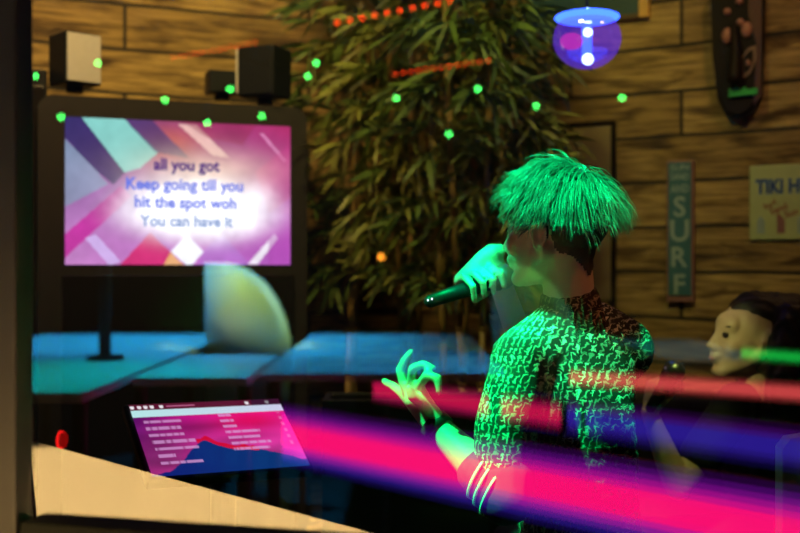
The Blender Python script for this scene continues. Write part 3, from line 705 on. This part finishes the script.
def strand(root, d0, ln, wd, seg=7, grav=1.0, curl=None):
    p = Vector(root); d = Vector(d0); i0 = len(vs); step = ln/seg
    for k in range(seg+1):
        t = k/seg; w = wd*(1-t**2*.9); up_ = (p-HC).normalized(); sd = d.cross(up_)
        sd = sd.normalized() if sd.length > 1e-5 else Vector((1, 0, 0)); nn = sd.cross(d).normalized()
        for a in (0, 2.1, 4.2): vs.append(hc_+HM @ (p+sd*w*math.cos(a)+nn*w*.6*math.sin(a)))
        d = (d+Vector((0, 0, -1))*grav*step*17+(curl or Vector())*step*10).normalized()
        p = p+d*step
        e = Vector(((p-HC).x/R0.x, (p-HC).y/R0.y, (p-HC).z/R0.z))
        if e.length < 1.0: e.normalize(); p = HC+Vector((e.x*R0.x, e.y*R0.y, e.z*R0.z))
    for k in range(seg):
        for j in range(3):
            a = i0+3*k+j; b_ = i0+3*k+(j+1) % 3; fs.append((a, b_, b_+3, a+3))
for g_ in range(640):
    while True:
        n = Vector((rnd.uniform(-1, 1), rnd.uniform(-1, 1), rnd.uniform(-.12, 1)))
        if .2 < n.length < 1: break
    n.normalize()
    if n.x > .75 and n.z < .35: continue
    lay = rnd.uniform(1.0, 1.12 if n.x < .3 else 1.05); root = HC+Vector((n.x*R0.x, n.y*R0.y, n.z*R0.z))*lay
    tan = (n-crown*n.dot(crown)); tan = tan.normalized() if tan.length > .05 else Vector((rnd.uniform(-1, 1), rnd.uniform(-1, 1), 0)).normalized()
    sw = n.cross(tan)
    lift = rnd.uniform(.0, .22) if rnd.random() < .85 else rnd.uniform(.2, .45)
    d0 = (tan*1.0+n*lift+sw*rnd.uniform(-.35, .55)).normalized()
    ln = rnd.uniform(.050, .085)*(1.0 if n.z > .3 else .55)*(.75 if n.x > .45 else 1)
    cv = Vector((rnd.uniform(-.5, .5), rnd.uniform(-.5, .5), rnd.uniform(-.2, .3)))*.6
    for k in range(11):
        j = Vector((rnd.gauss(0, 1), rnd.gauss(0, 1), rnd.gauss(0, 1)))
        strand(root+j*.005, (d0+j*.07).normalized(), ln*rnd.uniform(.8, 1.1), rnd.uniform(.0008, .0016), grav=rnd.uniform(1.2, 2.2), curl=cv)
me = bpy.data.meshes.new('tousled_hair'); me.from_pydata([tuple(v-parent_loc(singer)) for v in vs], [], fs); link('tousled_hair', me, 'hair', singer, True)
# cap below the strands
cp = MB(); cp.ell(hq(*HC), (R0.x*.99, R0.y*.99, R0.z*.99), HM, 40)
cpo = cp.build('hair_base', 'fade', singer, True); bm = bmesh.new(); bm.from_mesh(cpo.data)
bmesh.ops.delete(bm, geom=[v for v in bm.verts if local(v.co).z < .018 or (local(v.co).x > .07 and local(v.co).z < .05)], context='VERTS'); bm.to_mesh(cpo.data); bm.free()
# stool
stl = empty('stool', (hip.x, hip.y, 0), 0, 'round black stool under the singer', 'stool')
MB().cyl((0, 0, .47), (0, 0, .525), .17, .17, 32).build('seat', 'soft_black', stl, world=False)
MB().cyl((0, 0, .02), (0, 0, .47), .025).build('column', 'steel', stl, world=False)
MB().cyl((0, 0, 0), (0, 0, .02), .2, .19, 32).build('base', 'steel', stl, world=False)
# microphone
def microphone(a, b_, label, parts=True):
    d = (b_-a).normalized(); ln = (b_-a).length; t = empty('microphone', a, 0, label, 'microphone')
    h = MB(); h.cyl(a+d*.012, b_-d*.035, .0125, .0175, 20); h.cap(a+d*.012, a+d*.02, .0125, .0127, 20); h.build('handle', 'black', t, True)
    g2 = MB(); g2.ell(b_, (.026, .026, .026)); g2.build('grille', 'steel', t, True)
    r2 = MB(); r2.cyl(b_-d*.036, b_-d*.016, .0185, .024, 24); r2.build('collar_ring', 'black', t, True)
    return t
mc = microphone(mic_a, mic_b, 'black handheld microphone held up to the singer\'s mouth')
whl = emis('mic_status_light', (.7, .8, 1), 2.5)
for i in range(2):
    MB().ell(mic_a+md*(.006+.009*i)+Vector((0, -.0128, .004)), (.0016, .0016, .0024)).build('status_light', whl, mc, True)

# ---- listener on the sofa
wh = P(752, 336, 2.80)
lis = empty('listener', (wh.x+.02, 2.82, 0), 0, 'person in black with long dark hair sitting at the right, holding a microphone', 'person')
wb_ = MB(); wf = Vector((-1, -.10, .13)); wq, WM = head(wb_, wh, wf, sc=1.0)
wsh = P(748, 425, 2.72); whip = Vector((wh.x+.06, 2.84, .53)); wl3 = Vector((.05, -1, 0))
wb_.chain([wq(-.022, 0, -.05), Vector((wh.x+.015, 2.81, wh.z-.19))], [.045, .05])
wc = Vector((wh.x+.03, 2.83, wh.z-.31))
def wtorso(mb, g=0):
    mb.ell(wc, (.085+g, .15+g, .14+g)); mb.ell(Vector((wh.x+.03, 2.83, wh.z-.215)), (.06+g, .16+g, .05+g)); mb.ell((wc+whip)/2, (.08+g, .125+g, .15+g)); mb.ell(whip, (.10+g, .16+g, .10+g))
wtorso(wb_)
wLS = P(738, 405, 2.68); wLE = P(678, 486, 2.62); wLW = P(649, 412, 2.62)
wb_.chain([wLS, wLE], [.042, .032]); wb_.chain([wLE, wLE.lerp(wLW, .35), wLW], [.033, .031, .020])
wRS = Vector((wh.x+.02, 3.0, wh.z-.22)); wRE = wRS+Vector((-.08, .05, -.25)); wRW = wRE+Vector((-.22, -.05, -.02))
wb_.chain([wRS, wRE, wRW], [.042, .033, .021])
hd2 = P(655, 384, 2.62)-wLW
hand(wb_, wLW, hd2, Vector((.3, -1, .1)), Vector((1, .1, .3)), [(0, .9, 1.1, .7), (0, 1.0, 1.1, .7), (0, 1.0, 1.1, .7), (0, 1.1, 1.1, .7)], [(.02, .02, .012), (.05, .03, .03), (.07, .02, .05)], .85)
hand(wb_, wRW, Vector((-1, 0, -.1)), Vector((0, -1, 0)), Vector((0, 0, -1)), [(0, .2, .2, .2)]*4, [(.02, .022, .005), (.05, .045, .01), (.07, .052, .015)], .85)
wfeet = []
for off in (-.09, .09):
    h0 = whip+Vector((-.02, off, .0)); kn = h0+Vector((-.40, off*.3, .01)); an = kn+Vector((-.02, 0, -kn.z+.09)); wb_.chain([h0, kn, an, an+Vector((-.13, 0, -.05))], [.075, .052, .036, .028]); wfeet.append((h0, kn, an))
wbo = wb_.build('body', 'skin', lis, True, remesh=.0055, smooth_it=3)
wt = MB(); wtorso(wt, .013); wt.chain([wLS, wLS.lerp(wLE, .62)], [.058, .052]); wt.chain([wRS, wRE, wRE.lerp(wRW, .7)], [.056, .048, .035]); wt.build('black_top', 'cloth_black', lis, True, remesh=.008, smooth_it=3)
wtr = MB(); wtr.ell(whip-Vector((0, 0, .01)), (.12, .17, .10))
for h0, kn, an in wfeet: wtr.chain([h0, kn, an], [.085, .063, .048])
wtr.build('trousers', 'jeans', lis, True, remesh=.01, smooth_it=3)
for h0, kn, an in wfeet:
    sh = MB(); sh.chain([an+Vector((.02, 0, -.045)), an+Vector((-.15, 0, -.055))], [.046, .034]); sh.build('shoe', 'black', lis, True, remesh=.008, smooth_it=2)
hr = MB(); hr.ell(wq(-.055, 0, .025), (.085, .086, .092), WM)
for sy in (-.075, -.045, 0, .045, .078):
    hr.chain([wq(-.05-.02*(1-abs(sy)*8), sy, .06), wq(-.075+abs(sy)*.35, sy*1.15, -.03), wq(-.085+abs(sy)*.3, sy*1.3, -.14), wq(-.08, sy*1.3, -.27)], [.035, .042, .042, .025])
hr.ell(wq(-.030, 0, -.01), (.050, .086, .10), WM); hr.ell(wq(-.018, 0, .058), (.082, .076, .052), WM); hr.chain([wq(.02, 0, .088), wq(-.10, .0, .075), wq(-.17, 0, -.02), wq(-.16, 0, -.2)], [.024, .045, .055, .045])
hro = hr.build('long_hair', 'hair2', lis, True, remesh=.006, smooth_it=4)
for v in hro.data.vertices:
    w = v.co; v.co += v.normal*.004*math.sin(w.y*220+w.x*120+6*noise.noise(w*12))
for sgn in (1, -1):
    MB().ell(wq(.082, .031*sgn, -.006), (.007, .015, .008), WM).build('eye', 'eye', lis, True)
    MB().chain([wq(.086, .016*sgn, .014), wq(.080, .046*sgn, .016)], [.003, .0025], seg=8).build('eyebrow', 'hair2', lis, True)
    MB().ell(hq(.084, .031*sgn, -.006), (.004, .010, .005), HM).build('eye', 'eye', singer, True)
MB().ell(wq(.097, 0, -.068), (.006, .017, .006), WM).build('lips', 'lip', lis, True)
mdir = (P(680, 358, 2.62)-P(650, 404, 2.60))
m2 = microphone(P(648, 412, 2.585), P(674, 371, 2.60), 'black microphone held up in the seated listener\'s hand')

# ---------------------------------------------------------------- the hall on this side of the glass (seen mirrored in it)
def mbox(name, c, size, m, label, cat, **k): pass
def hall_table(pts, z, name_label, legs=True, m='table', th=.03):
    """pts: four corners of the top, in the mirrored view; z height"""
    q = [mir(Vector((p[0], p[1], 0))) for p in pts]; cen = sum(q, Vector())/4
    t = empty('hall_table', (cen.x, cen.y, 0), 0, name_label, 'table')
    bm = MB(); b = bm.bm
    a = [b.verts.new((p.x, p.y, z)) for p in q]; c = [b.verts.new((p.x, p.y, z-th)) for p in q]
    b.faces.new(a); b.faces.new(c[::-1])
    for k in range(4): b.faces.new((a[k], c[k], c[(k+1) % 4], a[(k+1) % 4]))
    bm.build('tabletop', m, t)
    for p in q:
        e = p.lerp(cen, .08); MB().cyl((e.x, e.y, 0), (e.x, e.y, z-th), .025).build('leg', 'black', t)
    return t
def gp(px, py, z):      # point of the mirrored view on a horizontal plane
    d = (H-z)*F/(py-266.5); return ((px-400)/F*d, d)
zt_ = .82
def rect(x0, x1, d0, d1): return [(x0, d1), (x1, d1), (x1, d0), (x0, d0)]
hall_table(rect(-2.1, -1.0, 3.5, 6.58), zt_, 'long white table under blue light, left of the mirrored chair')
hall_table(rect(-.96, -.55, 4.0, 5.0), zt_, 'small white table under blue light in front of the mirrored chair')
hall_table(rect(-.52, .40, 4.15, 6.58), zt_, 'wide white table under blue light between the two mirrored chairs')
hall_table(rect(1.16, 1.62, 4.5, 6.2), zt_, 'white table under blue light mirrored beside the seated listener')
e0 = pane_pt(-.03, .07, 0); e1 = pane_pt(.55, .07, 0); f0 = gp(29, 440, .80); f1 = gp(420, 546, .80)
hall_table([f0, f1, (e1.x, e1.y), (e0.x, e0.y)], .80, 'cream lit table right against the glass')
# tub chairs
def tub_chair(loc, rz, label):
    t = empty('tub_chair', loc, rz, label, 'chair', 'white tub chairs in the hall')
    mb = MB(); b = mb.bm; rows = []; n = 28
    for k in range(n+1):
        a = math.radians(25+310*k/n); x = .21*math.cos(a); y = .22*math.sin(a)
        back = (1-math.cos(a))/2; top = .66+.58*math.sqrt(max(0, 1-(1-back)**2.4))
        rows.append([b.verts.new((x, y, .52)), b.verts.new((x*1.06, y*1.04, top)), b.verts.new((x*.86, y*.86, top)), b.verts.new((x*.84, y*.84, .52))])
    for k in range(n):
        for j in range(4): b.faces.new((rows[k][j], rows[k][(j+1) % 4], rows[k+1][(j+1) % 4], rows[k+1][j]))
    b.faces.new(rows[0]); b.faces.new(rows[-1][::-1]); mb.build('shell', 'white', t, True, world=False)
    MB().cyl((0, 0, .52), (0, 0, .60), .185, .185, 32).build('seat_cushion', 'white', t, True, world=False)
    MB().cyl((0, 0, .03), (0, 0, .52), .03).build('column', 'steel', t, True, world=False)
    MB().cyl((0, 0, 0), (0, 0, .03), .2, .19, 32).build('base', 'steel', t, True, world=False)
    return t
fr = mir(P0+Vector((1, 0, 0)))-P0; frz = math.atan2(fr.y, fr.x)
c1 = mir(P(249, 300, 5.6)); c1.z = 0
ch1 = tub_chair(c1, frz, 'white tub chair mirrored in the glass under the lyrics screen')
c2 = mir(P(535, 300, 5.6)); c2.z = 0
dup(ch1, c2, frz, 'white tub chair mirrored in the glass at the singer\'s neck')
# chair taken for a reflection, built inside the room at the right edge
c3 = Vector((P(806, 0, 2.05).x+.055, 2.05, 0))
dc = empty('standin_side_chair', c3, 0, 'pale low chair back at the right edge, built in place of a reflected one', 'chair')
zz = P(0, 437, 2.05).z
MB().prism([(-.105, .1), (-.105, zz-.02), (-.09, zz), (.10, zz+.03), (.13, zz), (.13, .1)], -.02, .02).build('standin_backrest', 'white', dc, world=False)
MB().box((.01, .2, .42), (.36, .38, .05), bev=.015).build('seat', 'white', dc, world=False)
for x in (-.09, .12):
    for y in (0, .36): MB().cyl((x, y, 0), (x, y, .42), .014).build('leg', 'steel', dc, world=False)
# post
pp = mir(P(105, 266, 4.75)); pl = MB().cyl((pp.x, pp.y, zt_+.001), (pp.x, pp.y, 1.23), .026); pl.cyl((pp.x, pp.y, zt_+.001), (pp.x, pp.y, zt_+.02), .08)
single('table_post', pl, 'black', (pp.x, pp.y, zt_), 'slim black post standing on the blue lit table in the hall', 'post', smooth=False)
# LED light bars on the hall furniture
def led_bar(a, b_, z, hgt, cols, label, name='led_light_bar'):
    """a,b_: ends (mirrored view, x,y); cols: list of (fraction of height, colour, strength) bottom to top, each a diffuser"""
    A = mir(Vector((a[0], a[1], z))); B = mir(Vector((b_[0], b_[1], z))); u = (B-A).normalized(); n = Vector((-u.y, u.x, 0))
    if (P0-A).dot(n) < 0: n = -n
    mid = (A+B)/2; t = empty(name, (mid.x, mid.y, 0), 0, label, 'light bar', 'LED light bars in the hall')
    def slab(z0, z1, n0, n1, s0=0, s1=1):
        mb = MB(); bm = mb.bm; a_, b2 = A.lerp(B, s0), A.lerp(B, s1)
        V = [bm.verts.new(Vector((p.x, p.y, 0))+n*k+Vector((0, 0, h))) for h in (z0, z1) for p, k in ((a_, n0), (b2, n0), (b2, n1), (a_, n1))]
        for f in ((0, 1, 2, 3), (4, 5, 6, 7), (0, 1, 5, 4), (1, 2, 6, 5), (2, 3, 7, 6), (3, 0, 4, 7)): bm.faces.new([V[i] for i in f])
        return mb
    slab(z-hgt/2, z+hgt/2, -.04, -.005).build('housing', 'black', t)
    z0 = z-hgt/2; tot = sum(c[0] for c in cols)
    for c in cols:
        z1 = z0+hgt*c[0]/tot; s0, s1 = (c[3], c[4]) if len(c) > 3 else (0, 1)
        slab(z0, z1, -.004, .004, s0, s1).build('diffuser', emis('led_'+name, c[1], c[2]), t); z0 = z1
    for s_ in (.03, .97):
        p = A.lerp(B, s_)-n*.045; MB().cyl((p.x, p.y, 0), (p.x, p.y, z), .012).build('leg', 'steel', t)
    return t
hot = (1, .005, .17); vio = (.30, .01, .62); blu = (.08, .03, .80); cor = (1, .10, .10)
Lk = 4.7
def glow(c, k, lo, hi, n):
    """strips across a bar, fading outward to imitate soft blur, outer ones in edge colours"""
    r = []  # graded strengths put the blur of the bands into the emission
    for i in range(n):
        t = (i+.5)/n*2-1; a = max(0, abs(t)-.25)/.75; e = lo if t < 0 else hi; m = min(1, a*1.5)
        r.append((1/n, tuple(c[q]*(1-m)+e[q]*m for q in range(3)), k*(1-a**1.3)**1.2*(1-.35*m)))
    return r
def bar_px(x0, y0, d0, x1, y1, hpx0, cols, label):
    z = H-(y0-266.5)/F*d0; d1 = (H-z)*F/(y1-266.5)
    led_bar(((x0-400)/F*d0, d0), ((x1-400)/F*d1, d1), z, hpx0/F*d0, cols, label)
# (fraction, colour, strength)
bar_px(283, 434, 4.6, 860, 548, 62, glow(hot, Lk, blu, vio, 15), 'long pink LED bar with violet edges, lowest of the light bars')
bar_px(374, 389, 5.0, 560, 416, 27, glow((1, .01, .12), 2.4, (.9, .01, .2), (.9, .01, .2), 9), 'short red pink LED bar in line with a blue one')
bar_px(520, 410, 4.4, 860, 458, 38, glow((.07, .03, .8), 1.5, blu, vio, 9), 'blue LED bar in line with a red pink one')
bar_px(570, 377, 4.1, 860, 397, 20, glow(cor, 2.6, cor, cor, 7), 'thin coral LED bar, higher than the pink ones')
bar_px(742, 353, 4.2, 860, 362, 15, glow((.01, .75, .08), 2.4, (.01, .7, .08), (.01, .7, .08), 5), 'bright green LED bar, highest and shortest')
# green party lights
gm = emis('green_party_light', (.06, 1, .12), 26); om = emis('orange_party_light', (1, .3, .02), 14); rm = emis('red_led_string', (1, .05, .005), 11)
dots = [(61, 117), (98, 63), (165, 100), (207, 123), (230, 89), (262, 116), (308, 76), (316, 63), (396, 98), (478, 89), (449, 134), (536, 106), (622, 98), (35, 76)]
pl0 = None
for i, (x, y) in enumerate(dots):
    p = MP(x, y, 6.3+.1*(i % 3))
    o = empty('hanging_party_light', p, 0, 'tiny green light hanging in the hall, one of the scattered green dots', 'light', 'green party lights in the hall')
    if i == 0: bu = MB().ell((0, 0, 0), (.0125, .0125, .0125), seg=12).build('bulb', gm, o, True, world=False)
    else:
        b2 = bu.copy(); C.objects.link(b2); b2.parent = o
    MB().cyl((0, 0, .0125), (0, 0, CEIL-p.z+.01), .0012, seg=6).build('cord', 'black', o, world=False)
p = MP(381, 257, 6.5); o = empty('hanging_orange_light', p, 0, 'single small orange light hanging in the hall', 'light')
MB().ell((0, 0, 0), (.016, .016, .016), seg=12).build('bulb', om, o, True, world=False); MB().cyl((0, 0, .016), (0, 0, CEIL-p.z+.01), .0012, seg=6).build('cord', 'black', o, world=False)
for (x0, y0, x1, y1, n, sc_, lab) in ((337, 22, 450, 0, 10, 1.15, 'brightest string of red orange lights near the ceiling'), (395, 73, 488, 60, 13, .66, 'dim string of red orange lights over the bamboo'), (172, 57, 255, 42, 15, .55, 'dim string of red orange lights over the kiosk')):
    a = MP(x0, y0, 6.4); b_ = MP(x1, y1, 6.4); o = empty('hanging_light_string', (a+b_)/2, 0, lab, 'light string')
    MB().cyl(a, b_, .003, seg=6).build('cable', 'black', o)
    for e in (a, b_): MB().cyl(e, (e.x, e.y, CEIL+.01), .0015, seg=6).build('cord', 'black', o)
    for i in range(n):
        q = a.lerp(b_, i/(n-1))-Vector((0, 0, .004)); MB().ell(q, (.0105*sc_,)*3, seg=10).build('bulb', rm, o, True)
# red ring light
rc = MP(61, 440, 2.7)
rg = MB(); seg = 24
q = (rc-P0); nrm = -(mir(Vector((0, 0, 0)))-rc).normalized(); qq = Vector((rc.x-P(61, 440, 0).x, rc.y, 0)).normalized().to_track_quat('Z', 'Y')
for k in range(seg):
    a, b2 = 2*PI*k/seg, 2*PI*(k+1)/seg
    rg.cyl(rc+qq @ Vector((.020*math.cos(a), .020*math.sin(a), 0)), rc+qq @ Vector((.020*math.cos(b2), .020*math.sin(b2), 0)), .0035, seg=8)
rb = empty('push_button', (rc.x, rc.y, 0), 0, 'glowing round red button low on the left', 'button')
rg.build('light_ring', emis('red_ring_light', (1, .01, .01), 4.5), rb, True)
MB().cyl(rc-qq @ Vector((0, 0, .01)), rc-qq @ Vector((0, 0, .004)), .018).build('cap', emis('red_button_cap', (.8, .005, .005), 1.2), rb)
MB().cyl((rc.x, rc.y, 0), (rc.x, rc.y, rc.z-.025), .012).build('stand', 'black', rb)

# ---------------------------------------------------------------- light
def spot(loc, tgt, col, e, size, blend=.3, rad=.03, name='spot'):
    l = bpy.data.lights.new(name, 'SPOT'); l.color = col; l.energy = e; l.spot_size = math.radians(size); l.spot_blend = blend; l.shadow_soft_size = rad
    o = bpy.data.objects.new(name, l); C.objects.link(o); o.location = loc; o.rotation_euler = (Vector(tgt)-Vector(loc)).to_track_quat('-Z', 'Y').to_euler(); return o
def area(loc, tgt, col, e, sx, sy, name='area'):
    l = bpy.data.lights.new(name, 'AREA'); l.shape = 'RECTANGLE'; l.size = sx; l.size_y = sy; l.color = col; l.energy = e
    o = bpy.data.objects.new(name, l); C.objects.link(o); o.location = loc; o.rotation_euler = (Vector(tgt)-Vector(loc)).to_track_quat('-Z', 'Y').to_euler(); return o
spot((.16, 1.42, 2.62), (.290, 2.09, 1.27), (.0, 1, .28), 850, 13, .2, .012, 'green_spot')
spot((-.35, 1.5, 2.3), mic_c, (.0, 1, .38), 420, 6.5, .3, .02, 'green_fill_microphone')  # extra beam added to brighten the hand on the microphone
spot((-.62, 1.62, 2.3), (.085, 2.03, 1.0), (.0, 1, .22), 760, 17, .3, .02, 'green_fill_hand')  # second green beam added for the sleeve and the open hand
spot((-.75, 2.4, 2.70), (-.9, 3.7, 1.75), (1, .66, .22), 130, 95, .9, .1, 'warm_downlight_left')
spot((.15, 2.5, 2.70), (.15, 3.6, 1.8), (.95, .85, .22), 55, 95, .9, .1, 'warm_downlight_bamboo')
spot((1.2, 2.5, 2.70), (1.1, 3.6, 1.6), (1, .58, .24), 21, 100, .9, .1, 'warm_downlight_right')
spot((.95, 1.65, 1.9), (.33, 2.1, 1.10), (1, .45, .15), 9, 15, .5, .05, 'warm_neck_fill')  # lamp added to warm the neck and collar, no fixture there
spot((.2, 2.3, 1.5), (P(728, 345, 2.8)), (.85, 1, .30), 18, 14, .5, .03, 'listener_face_fill')  # added light for the face, not a lamp of the room
spot((.72, 1.42, 1.35), (.90, 2.05, .88), (.75, .9, .3), 3.5, 24, .5, .03, 'side_chair_fill')  # light added only to bring out the pale chair back
spot((.72, 1.9, 2.3), (P(668, 445, 2.60)), (.75, 1, .18), 26, 13, .5, .03, 'listener_arm_fill')  # added light so the raised arm shows
# hall lights
t1 = mir(P(200, 345, 6.0)); spot((t1.x, t1.y, 2.6), (t1.x, t1.y, .8), (.02, .45, 1), 600, 84, .6, .05, 'hall_blue')
t2 = mir(P(680, 345, 5.4)); spot((t2.x, t2.y, 2.6), (t2.x, t2.y, .8), (.02, .42, .6), 60, 50, .6, .05, 'hall_blue_right')
t5 = mir(P(330, 372, 4.5)); spot((t5.x, t5.y, 2.6), (t5.x, t5.y, .8), (.02, .36, .8), 330, 70, .8, .05, 'hall_blue_near')
t3 = mir(Vector((*gp(60, 375, zt_), 0))); spot((t3.x, t3.y, 2.6), (t3.x, t3.y, .8), (.0, .62, .6), 330, 50, .7, .05, 'hall_teal')
t4 = mir(Vector((*gp(110, 490, .8), 0))); spot((t4.x-.15, t4.y-.2, 2.3), (t4.x, t4.y, .8), (1, .62, .22), 1650, 46, .5, .05, 'hall_warm')
spot((c1.x+.5, c1.y+.2, 2.4), (c1.x, c1.y, 1.0), (.6, 1, .05), 260, 30, .5, .05, 'hall_chair_green'); spot((c2.x+.5, c2.y+.2, 2.4), (c2.x, c2.y, 1.0), (.30, 1, .12), 55, 30, .5, .05, 'hall_chair_green2')
q6 = mir(P(120, 200, 4.0)); spot((q6.x, q6.y, 1.7), (c1.x, c1.y, 1.0), (.9, .9, .8), 60, 16, .5, .05, 'hall_chair_white_fill')  # white light added to lift the pale side of the chair
wd = bpy.data.worlds.new('World'); scn.world = wd; wd.use_nodes = True; wd.node_tree.nodes['Background'].inputs[0].default_value = (.01, .012, .015, 1); wd.node_tree.nodes['Background'].inputs[1].default_value = .3
# ---------------------------------------------------------------- camera
cam = bpy.data.cameras.new('Camera'); co = bpy.data.objects.new('Camera', cam); C.objects.link(co)
co.location = (0, 0, H); co.rotation_euler = (PI/2, 0, 0); cam.lens = 50; cam.sensor_width = 36; cam.clip_start = .01
cam.dof.use_dof = True; cam.dof.focus_distance = 2.08; cam.dof.aperture_fstop = 2.4
scn.camera = co
scn.view_settings.view_transform = 'Standard'; scn.view_settings.look = 'None'; scn.view_settings.gamma = 1; scn.view_settings.exposure = 0
scn.cycles.use_denoising = True; scn.cycles.max_bounces = 8; scn.cycles.transparent_max_bounces = 16; scn.cycles.sample_clamp_indirect = 6
scn.cycles.caustics_reflective = True
